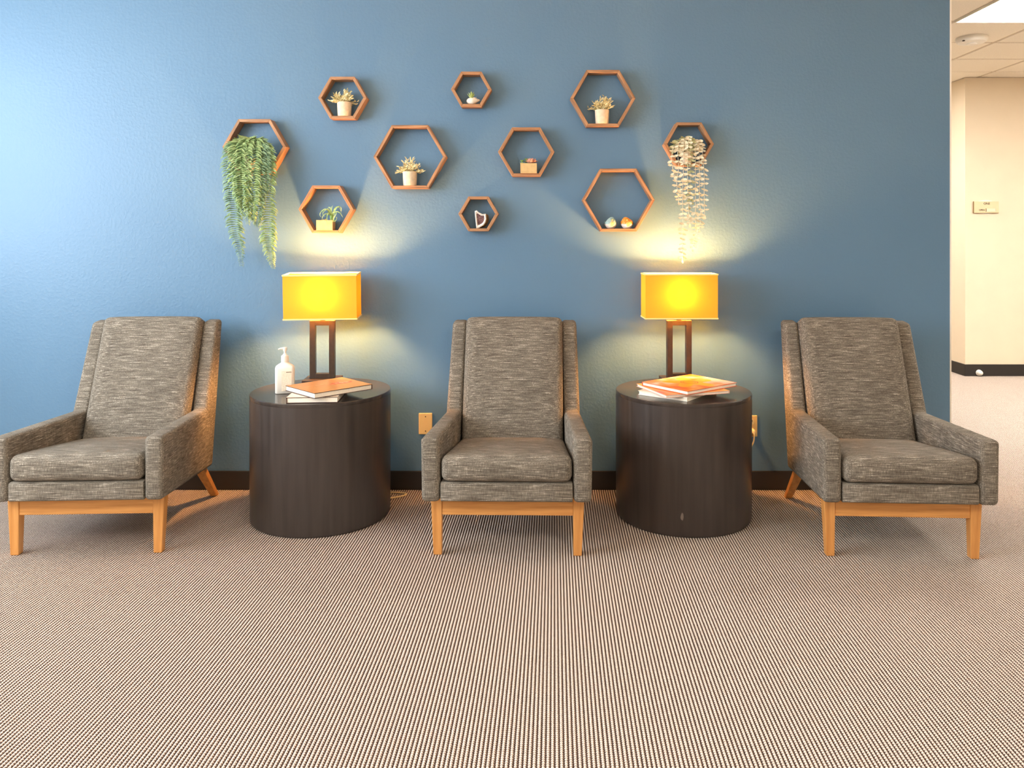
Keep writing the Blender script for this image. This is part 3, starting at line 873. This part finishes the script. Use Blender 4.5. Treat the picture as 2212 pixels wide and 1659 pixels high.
for px_, r_ in ((700, .005), (705, .006), (696, .004)):
    MB().lathe([(0.001, -r_), (r_*0.8, -r_*0.6), (r_, 0), (r_*0.8, r_*0.6), (0.001, r_)], 12, Matrix.Translation((sx(px_) - t.location.x, -0.012, 0.041 + r_))).build('pebble', M['pebble'], t, smooth=True)

x0, fz, _ = hexes['e']
t = thing('succulent_planter', (sx(1142), SY, fz), 'square sand planter with a pink rosette succulent', 'planter', 0, 'stone planters')
planter_box(t, 0.076, 0.055, 0.047)
rng = random.Random(4)
def petal_leaf(c, az, el, L_, w, mat, name='leaf'):
    d_ = Vector((math.cos(az) * math.cos(el), math.sin(az) * math.cos(el), math.sin(el)))
    up = Vector((-math.cos(az) * math.sin(el), -math.sin(az) * math.sin(el), math.cos(el)))
    pts = [c + d_ * L_ * u + up * (0.16 * L_ * u * u) for u in (0, .25, .5, .75, 1)]
    sdv = d_.cross(up)
    m_ = MB()
    vs_, fs = [], []
    wd = [0.35, 0.85, 1.0, 0.7, 0.04]; th = [0.3, 0.32, 0.3, 0.2, 0.03]
    for p, a, b in zip(pts, wd, th):
        for an in range(6):
            q = math.pi * 2 * an / 6
            vs_.append(p + sdv * (w/2 * a * math.cos(q)) + up * (w/2 * b * math.sin(q)))
    for i in range(4):
        for s in range(6):
            u = (s + 1) % 6
            fs.append((i*6+s, i*6+u, (i+1)*6+u, (i+1)*6+s))
    fs += [tuple(range(5, -1, -1)), tuple(24 + s for s in range(6))]
    m_.add(vs_, fs)
    return m_.build(name, mat, t, smooth=True)
rc = Vector((sx(1148) - t.location.x, -0.006, 0.048))
for ring, (nn, el, L_, w) in enumerate(((8, 0.22, 0.034, 0.016), (7, 0.6, 0.031, 0.015), (6, 0.98, 0.027, 0.013), (4, 1.3, 0.022, 0.011))):
    for i in range(nn):
        petal_leaf(rc, 2*math.pi*(i + ring*0.4)/nn, el, L_, w, M['rosette'])
for (px_, py_, n_) in ((1128, 348, 6), (1137, 344, 6)):
    c = Vector((sx(px_) - t.location.x, 0.006 if px_ > 1130 else -0.010, szz(py_) - fz - 0.004))
    MB().tube([(c.x, c.y, 0.040), (c.x, c.y, c.z)], 0.0022, 6).build('stem', M['jade'], t)
    for lv in range(2):
        for i in range(n_):
            petal_leaf(c + Vector((0, 0, -0.010 * lv)), 2*math.pi*i/n_ + lv, 0.5 - 0.2 * lv, 0.0135, 0.0095, M['jade'])

# white animal planter with succulent
x0, fz, _ = hexes['d']
t = thing('animal_planter', (sx(1021), SY, fz), 'white ceramic hedgehog planter with green succulent leaves', 'planter')
m_ = MB(); nu, nv = 28, 18
for j in range(nv + 1):
    v = math.pi * j / nv
    for i in range(nu):
        u = 2 * math.pi * i / nu
        x, y, z = math.sin(v)*math.cos(u), math.sin(v)*math.sin(u), math.cos(v)
        sn = max(0, x - 0.35) / 0.65
        X = 0.026 * x + 0.011 * sn ** 1.6
        Y = 0.020 * y * (1 - 0.55 * sn)
        Z = 0.0175 * z * (1 - 0.42 * sn) + 0.0045 * sn
        Z += 0.0028 * math.exp(-((x - 0.42)**2) / 0.03) * max(0, z)
        Z = max(-0.0165, Z)
        if z > 0.75 and x < 0.3: Z = min(Z, 0.0142)
        m_.v.append(Vector((X - 0.003, Y, Z + 0.0166)))
for j in range(nv):
    for i in range(nu):
        k2 = (i + 1) % nu
        m_.f.append((j*nu+i, j*nu+k2, (j+1)*nu+k2, (j+1)*nu+i))
m_.build('body', M['ceramic'], t, smooth=True)
for sy_ in (-1, 1):
    petal_leaf(Vector((0.012, sy_*0.010, 0.027)), sy_*0.9 + math.pi*0.15, 0.6, 0.010, 0.009, M['ceramic'], 'ear')
MB().lathe([(0.0003, -0.0014), (0.0014, 0), (0.0003, 0.0014)], 8, Matrix.Translation((0.0225, -0.0098, 0.0215))).build('eye', M['hole'], t)
for (a, el, L_) in ((3.3, 0.72, 0.026), (3.6, 1.0, 0.027), (2.6, 1.0, 0.025), (4.4, 1.35, 0.029), (4.9, 1.5, 0.030), (5.7, 1.0, 0.027), (0.2, 1.05, 0.029), (1.6, 1.3, 0.028), (6.0, 0.7, 0.024)):
    petal_leaf(Vector((-0.006, -0.004, 0.028)), a, el, L_ * 1.15, 0.0115, M['lime'])

# geode
x0, fz, _ = hexes['i']
t = thing('crystal_geode', (sx(1038), SY, fz), 'upright geode slice with white rim and purple crystal core', 'geode')
OUT = [(1630,790),(1660,780),(1688,806),(1742,836),(1796,832),(1804,905),(1793,955),(1762,1000),(1690,1043),(1655,1049),(1648,985),(1640,905)]
out = [(790 + a/6.9125, 340 + b/6.9125) for a, b in OUT]
pl = [(sx(a) - t.location.x, szz(b) - fz) for a, b in out]
zmin = min(p[1] for p in pl); pl = [(a, b - zmin) for a, b in pl]
cx_, cz_ = sum(p[0] for p in pl)/len(pl), sum(p[1] for p in pl)/len(pl)
def scl(s): return [(cx_ + (a - cx_)*s, cz_ + (b - cz_)*s) for a, b in pl]
M['rind'] = plain('brown_geode_rind', (120, 96, 62), 0.85, 0.3, 120, 0.2, 0.5)
M['rim'] = plain('white_quartz_rim', (246, 240, 230), 0.5, 0.08, 200)
M['amethyst'] = plain('smoky_amethyst', (120, 88, 88), 0.25, 0.4, 180)
n_ = len(pl)
back = [(a + 0.010 * (1 if a > cx_ else 0.2), max(0, b * 0.93)) for a, b in pl]
m_ = MB().add([(a, -0.010, b) for a, b in pl] + [(a, 0.018, b) for a, b in back] + [(a*0.9 + cx_*0.1, 0.030, b*0.8) for a, b in back],
              [(i, (i+1) % n_, n_ + (i+1) % n_, n_ + i) for i in range(n_)] + [(n_+i, n_+(i+1) % n_, 2*n_+(i+1) % n_, 2*n_+i) for i in range(n_)] + [tuple(range(2*n_, 3*n_))])
m_.build('rind', M['rind'], t)
inner = scl(0.66)
m_ = MB().add([(a, -0.010, b) for a, b in pl] + [(a, -0.013, b) for a, b in scl(0.86)] + [(a, -0.007, b) for a, b in inner],
              [(i, (i+1) % n_, n_ + (i+1) % n_, n_ + i) for i in range(n_)] + [(n_+i, n_+(i+1) % n_, 2*n_+(i+1) % n_, 2*n_+i) for i in range(n_)])
m_.build('rim', M['rim'], t, smooth=True)
m_ = MB().add([(a, -0.007, b) for a, b in inner], [tuple(range(n_))])
rng = random.Random(8)
for i in range(60):
    k = rng.randrange(n_); s = rng.random() ** 0.5 * 0.92; w = rng.random()
    a = inner[k][0] * w + inner[(k+1) % n_][0] * (1-w); b = inner[k][1] * w + inner[(k+1) % n_][1] * (1-w)
    a, b = cx_ + (a - cx_) * s, cz_ + (b - cz_) * s
    r_ = rng.uniform(0.0015, 0.003)
    ring = [(a + r_*math.cos(q), -0.0065, b + r_*math.sin(q)) for q in [math.pi/2.5*j for j in range(5)]]
    m_.add(ring + [(a + rng.uniform(-.001, .001), -0.0065 - rng.uniform(0.002, 0.005), b + rng.uniform(-.001, .001))], [(j, (j+1) % 5, 5) for j in range(5)])
tag(m_.build('crystal_core', M['amethyst'], t), kind='stuff')

# bird figurines
def bird_mat(name, head, breast, shell):
    k = NT(name, 0.5, 0.4)
    x, y, z = k.xyz(k.coord())
    nz = k.noise(k.coord(), 70, 2)
    zj = k.math('ADD', z, k.math('MULTIPLY', k.math('SUBTRACT', nz, 0.5), 0.014))
    up = k.ramp(zj, [(0.0195, (0,0,0,1)), (0.0225, (1,1,1,1))])
    c1 = k.mix(up, lin(*shell), lin(*head))
    # breast patch on the front right
    dx = k.math('SUBTRACT', x, 0.005); dz = k.math('SUBTRACT', z, 0.021)
    rr = k.math('SQRT', k.math('ADD', k.math('MULTIPLY', dx, dx), k.math('MULTIPLY', k.math('MULTIPLY', dz, dz), 0.6)))
    rr = k.math('ADD', rr, k.math('MULTIPLY', k.math('SUBTRACT', nz, 0.5), 0.008))
    br = k.ramp(rr, [(0.008, (1,1,1,1)), (0.012, (0,0,0,1))])
    front = k.math('LESS_THAN', y, 0.0)
    c = k.mix(k.math('MULTIPLY', br, front), c1, lin(*breast))
    sp = k.noise(k.coord(), 260, 1)
    c = k.mix(k.ramp(sp, [(0.62, (0,0,0,1)), (0.70, (0.5,0.5,0.5,1))]), c, lin(250, 240, 220))
    k.color(c); k.bump(nz, 0.2, 0.001)
    return k.m
def bird(px, label, mat, face, lump):
    x0, fz, _ = hexes['j']
    t = thing('bird_figurine', (sx(px), SY, fz), label, 'figurine', 0, 'round bird figurines')
    m_ = MB(); nu, nv = 28, 20
    for j in range(nv + 1):
        v = math.pi * j / nv
        for i in range(nu):
            u = 2*math.pi*i/nu
            x, y, z = math.sin(v)*math.cos(u), math.sin(v)*math.sin(u), -math.cos(v)
            r_ = 0.028
            zz = 0.0285 * z + 0.026
            sh = 1.0 if z < 0 else 1 - 0.30 * z
            X = r_ * x * sh + face * 0.006 * max(0, z) ** 1.2
            if lump: X -= face * 0.005 * math.exp(-((z - 0.35)**2)/0.06) * (1 if x * face < 0 else 0)
            Y = r_ * 0.92 * y * sh
            m_.v.append(Vector((X, Y, max(0.0, zz))))
    for j in range(nv):
        for i in range(nu):
            k2 = (i+1) % nu
            m_.f.append((j*nu+i, j*nu+k2, (j+1)*nu+k2, (j+1)*nu+i))
    m_.build('body', mat, t, smooth=True, angle=0)
    hx = face * 0.008
    MB().lathe([(0.0036, 0), (0.002, 0.004), (0.0004, 0.007)], 8, Matrix.Translation((hx - (0.003 if face > 0 else 0.006) * face, -0.0225, 0.041)) @ Matrix.Rotation(math.pi/2, 4, 'X')).build('beak', M['pebble'], t, smooth=True)
    for e in (-1, 1):
        MB().lathe([(0.0003, -0.0016), (0.0016, 0), (0.0003, 0.0016)], 8, Matrix.Translation((hx + e*0.0085 - 0.001, -0.0185, 0.0455))).build('eye', M['hole'], t)
    for e in (-1, 1):
        mm = MB()
        mm.blade([Vector((e*0.026, -0.006, 0.034)), Vector((e*0.0292, 0.001, 0.028)), Vector((e*0.0285, 0.008, 0.022)), Vector((e*0.025, 0.015, 0.018))], [0.004, 0.012, 0.011, 0.002], Vector((e, 0, 0.2)), 0.1)
        mm.build('wing', mat, t)
    return t
bird(1319, 'round bird figurine with a pale blue head and yellow breast', bird_mat('blue_bird_glaze', (150, 186, 186), (240, 206, 130), (226, 216, 204)), 1, False)
bird(1354, 'round bird figurine with an orange head and breast', bird_mat('orange_bird_glaze', (236, 150, 50), (244, 190, 96), (230, 222, 216)), -1, True)

# ------------------------------------------------------------------ books and bottle
def cover_mat(name, fn):
    k = NT(name, 0.35, 0.5)
    fn(k); return k.m
def cov_tan(k):
    x, y, z = k.xyz(k.coord())
    nz = k.noise(k.coord(), 26, 2); n2 = k.noise(k.coord(), 200, 1)
    base = k.ramp(nz, [(0.3, lin(196, 134, 78)), (0.7, lin(206, 146, 88))])
    # pink and red picture towards one side
    dx = k.math('SUBTRACT', x, 0.065); dy = k.math('SUBTRACT', y, 0.003)
    rr = k.math('ADD', k.math('SQRT', k.math('ADD', k.math('MULTIPLY', k.math('MULTIPLY', dx, dx), 0.30), k.math('MULTIPLY', k.math('MULTIPLY', dy, dy), 2.4))), k.math('MULTIPLY', k.math('SUBTRACT', nz, 0.5), 0.09))
    msk = k.ramp(rr, [(0.030, (1,1,1,1)), (0.036, (0,0,0,1))])
    pic = k.ramp(k.noise(k.coord(), 55, 2), [(0.38, lin(206, 70, 50)), (0.5, lin(236, 120, 100)), (0.62, lin(248, 196, 150))])
    c = k.mix(msk, base, pic)
    # faint pale band where the small title sits
    b1 = k.math('MULTIPLY', k.math('LESS_THAN', k.math('ABSOLUTE', k.math('SUBTRACT', y, 0.028)), 0.004), k.math('MULTIPLY', k.math('LESS_THAN', x, -0.012), k.math('GREATER_THAN', x, -0.10)))
    c = k.mix(k.math('MULTIPLY', b1, k.ramp(n2, [(0.46, (0,0,0,1)), (0.54, (0.6,0.6,0.6,1))])), c, lin(236, 196, 140))
    k.color(c)
def cov_sun(k):
    x, y, z = k.xyz(k.coord())
    nz = k.noise(k.coord(), 11, 2)
    bg = k.ramp(nz, [(0.34, lin(244, 96, 28)), (0.44, lin(250, 140, 50)), (0.54, lin(250, 176, 120)), (0.64, lin(252, 214, 196))])
    r_ = k.math('SQRT', k.math('ADD', k.math('MULTIPLY', x, x), k.math('MULTIPLY', y, y)))
    th = k.math('ARCTAN2', y, x)
    st = k.math('MULTIPLY', k.math('COSINE', k.math('ADD', k.math('MULTIPLY', th, 5.0), 0.7)), 0.030)
    edge = k.math('SUBTRACT', k.math('ADD', st, 0.086), r_)
    sun = k.ramp(k.math('ADD', k.math('MULTIPLY', edge, 20.0), 0.5), [(0.48, (0,0,0,1)), (0.52, (1,1,1,1))])
    c = k.mix(sun, bg, k.ramp(nz, [(0.3, lin(250, 170, 10)), (0.7, lin(255, 196, 20))]))
    ring = k.math('LESS_THAN', k.math('ABSOLUTE', k.math('SUBTRACT', r_, 0.036)), 0.0022)
    ring2 = k.math('LESS_THAN', k.math('ABSOLUTE', k.math('SUBTRACT', r_, 0.026)), 0.0014)
    c = k.mix(k.math('MAXIMUM', ring, ring2), c, lin(214, 92, 20))
    k.color(c)
def cov_orange(k):
    nz = k.noise(k.coord(), 9, 2)
    k.color(k.ramp(nz, [(0.35, lin(236, 110, 90)), (0.5, lin(250, 168, 70)), (0.65, lin(246, 184, 96))]))
def cov_pale(k):
    nz = k.noise(k.coord(), 9, 2)
    k.color(k.ramp(nz, [(0.4, lin(240, 214, 190)), (0.6, lin(248, 232, 208))]))
def cov_pink(k):
    nz = k.noise(k.coord(), 9, 2)
    k.color(k.ramp(nz, [(0.4, lin(232, 170, 160)), (0.6, lin(250, 236, 222))]))
M['cov_tan'] = cover_mat('tan_printed_cover', cov_tan)
M['cov_sun'] = cover_mat('sunburst_printed_cover', cov_sun)
M['cov_orange'] = cover_mat('orange_printed_cover', cov_orange)
M['cov_pale'] = cover_mat('pale_cover', cov_pale)
M['cov_pink'] = cover_mat('pink_cover', cov_pink)
M['edge_red'] = plain('orange_board', (214, 96, 44), 0.5, 0.1)
M['edge_pink'] = plain('pink_board', (236, 190, 176), 0.5, 0.1)

def book(cx, d, z, w, dp, th, rot, cover, board, label, spine='x-', cov_t=0.0022):
    """w along local x, dp along local y; spine on the given side"""
    t = thing('book', (cx, d - DW, z), label, 'book', math.radians(rot))
    MB().box((-w/2, -dp/2, 0), (w/2, dp/2, cov_t)).build('back_cover', board, t, bevel=0.0004, bseg=1)
    top = MB().box((-w/2, -dp/2, th - cov_t), (w/2, dp/2, th)).build('front_cover', board, t, bevel=0.0004, bseg=1)
    MB().box((-w/2 + 0.0003, -dp/2 + 0.0003, th), (w/2 - 0.0003, dp/2 - 0.0003, th + 0.0003)).build('cover_print', cover, t)
    ins = 0.003
    a = [-w/2 + ins, -dp/2 + ins, cov_t]; b = [w/2 - ins, dp/2 - ins, th - cov_t]
    sp = {'x-': ((-w/2, -dp/2), (-w/2 + 0.0026, dp/2)), 'x+': ((w/2 - 0.0026, -dp/2), (w/2, dp/2)), 'y+': ((-w/2, dp/2 - 0.0026), (w/2, dp/2)), 'y-': ((-w/2, -dp/2), (w/2, -dp/2 + 0.0026))}[spine]
    MB().box(a, b).build('pages', M['page'], t)
    MB().box((sp[0][0], sp[0][1], cov_t), (sp[1][0], sp[1][1], th - cov_t)).build('spine', board, t)
    return t
E = 0.0004
z = TZ + E
book(-0.888, 3.240, z, 0.203, 0.245, 0.0235, 4.0, M['cov_pale'], M['book_dark'], 'pale covered book lying flat under the tan book', 'x-')
book(-0.848, 3.258, z + 0.0245, 0.270, 0.232, 0.0215, 45.5, M['cov_tan'], M['book_dark'], 'tan covered book with a pink picture, on top beside the sanitizer', 'x+')
book(0.618, 3.318, z, 0.228, 0.270, 0.0172, -38.5, M['cov_pale'], M['page'], 'white edged book at the bottom of the orange stack', 'y+')
book(0.632, 3.296, z + 0.0180, 0.296, 0.258, 0.0112, 19.0, M['cov_orange'], M['edge_pink'], 'thin orange book in the middle of the stack', 'x+')
book(0.667, 3.320, z + 0.0300, 0.310, 0.254, 0.0155, 37.5, M['cov_sun'], M['edge_red'], 'book with a yellow sunburst cover on top of the stack', 'y+')

t = thing('sanitizer_bottle', (sx(615.5, 3.322 - DW), 3.322 - DW, TZ + 0.0003), 'white hand sanitizer pump bottle on the left table', 'bottle', math.radians(14))
def rrect(hx, hy, r, n=5):
    pts = []
    for cx2, cy2, a0 in ((hx-r, hy-r, 0), (-hx+r, hy-r, 90), (-hx+r, -hy+r, 180), (hx-r, -hy+r, 270)):
        for i in range(n):
            a = math.radians(a0 + 90*i/(n-1)); pts.append((cx2 + r*math.cos(a), cy2 + r*math.sin(a)))
    return pts
m_ = MB(); lv = [(0.036, 0.021, 0.0), (0.039, 0.0235, 0.003), (0.0395, 0.024, 0.10), (0.0395, 0.024, 0.107), (0.037, 0.0225, 0.114), (0.028, 0.019, 0.122), (0.018, 0.016, 0.128), (0.0145, 0.0145, 0.131), (0.0145, 0.0145, 0.134)]
for hx2, hy2, zz in lv:
    m_.v += [Vector((a, b, zz)) for a, b in rrect(hx2, hy2, min(hx2, hy2) * (0.55 if zz < 0.12 else 0.98))]
for i in range(len(lv) - 1):
    for s in range(20):
        u = (s+1) % 20
        m_.f.append((i*20+s, i*20+u, (i+1)*20+u, (i+1)*20+s))
m_.f += [tuple(range(19, -1, -1)), tuple((len(lv)-1)*20+s for s in range(20))]
m_.build('bottle_body', M['white_plastic'], t, smooth=True, angle=50)
MB().lathe([(0.0158, 0.134), (0.0160, 0.136), (0.0155, 0.150), (0.0150, 0.158), (0.012, 0.160)], 28).build('cap', M['white_plastic'], t, smooth=True)
MB().lathe([(0.010, 0.160), (0.0085, 0.164), (0.0048, 0.168), (0.0048, 0.176), (0.0085, 0.182), (0.0095, 0.190), (0.008, 0.194)], 20).build('pump_stem', M['white_plastic'], t, smooth=True)
MB().tube([(0.006, 0, 0.189), (-0.008, -0.002, 0.1895), (-0.020, -0.004, 0.189), (-0.027, -0.005, 0.186)], [0.0055, 0.005, 0.0036, 0.0026], 10).build('nozzle', M['white_plastic'], t, smooth=True)
def lab(k):
    x, y, z = k.xyz(k.coord())
    row = k.math('FRACT', k.math('DIVIDE', z, 0.0052))
    ln = k.math('LESS_THAN', row, 0.34)
    nz = k.noise(k.vmul(k.coord(), (260, 1, 190)), 1.0, 0)
    c = k.mix(k.math('MULTIPLY', ln, k.ramp(nz, [(0.42, (0,0,0,1)), (0.52, (0.75,0.75,0.75,1))])), lin(246, 236, 216), lin(208, 176, 140))
    c = k.mix(k.math('MULTIPLY', k.math('GREATER_THAN', z, 0.0895), k.math('MULTIPLY', k.math('LESS_THAN', z, 0.0925), k.math('GREATER_THAN', x, 0.006))), c, lin(110, 90, 70))
    k.color(c)
M['label'] = cover_mat('bottle_label_print', lab)
MB().box((-0.012, -0.0246, 0.012), (0.028, -0.0239, 0.096)).build('label', M['label'], t)
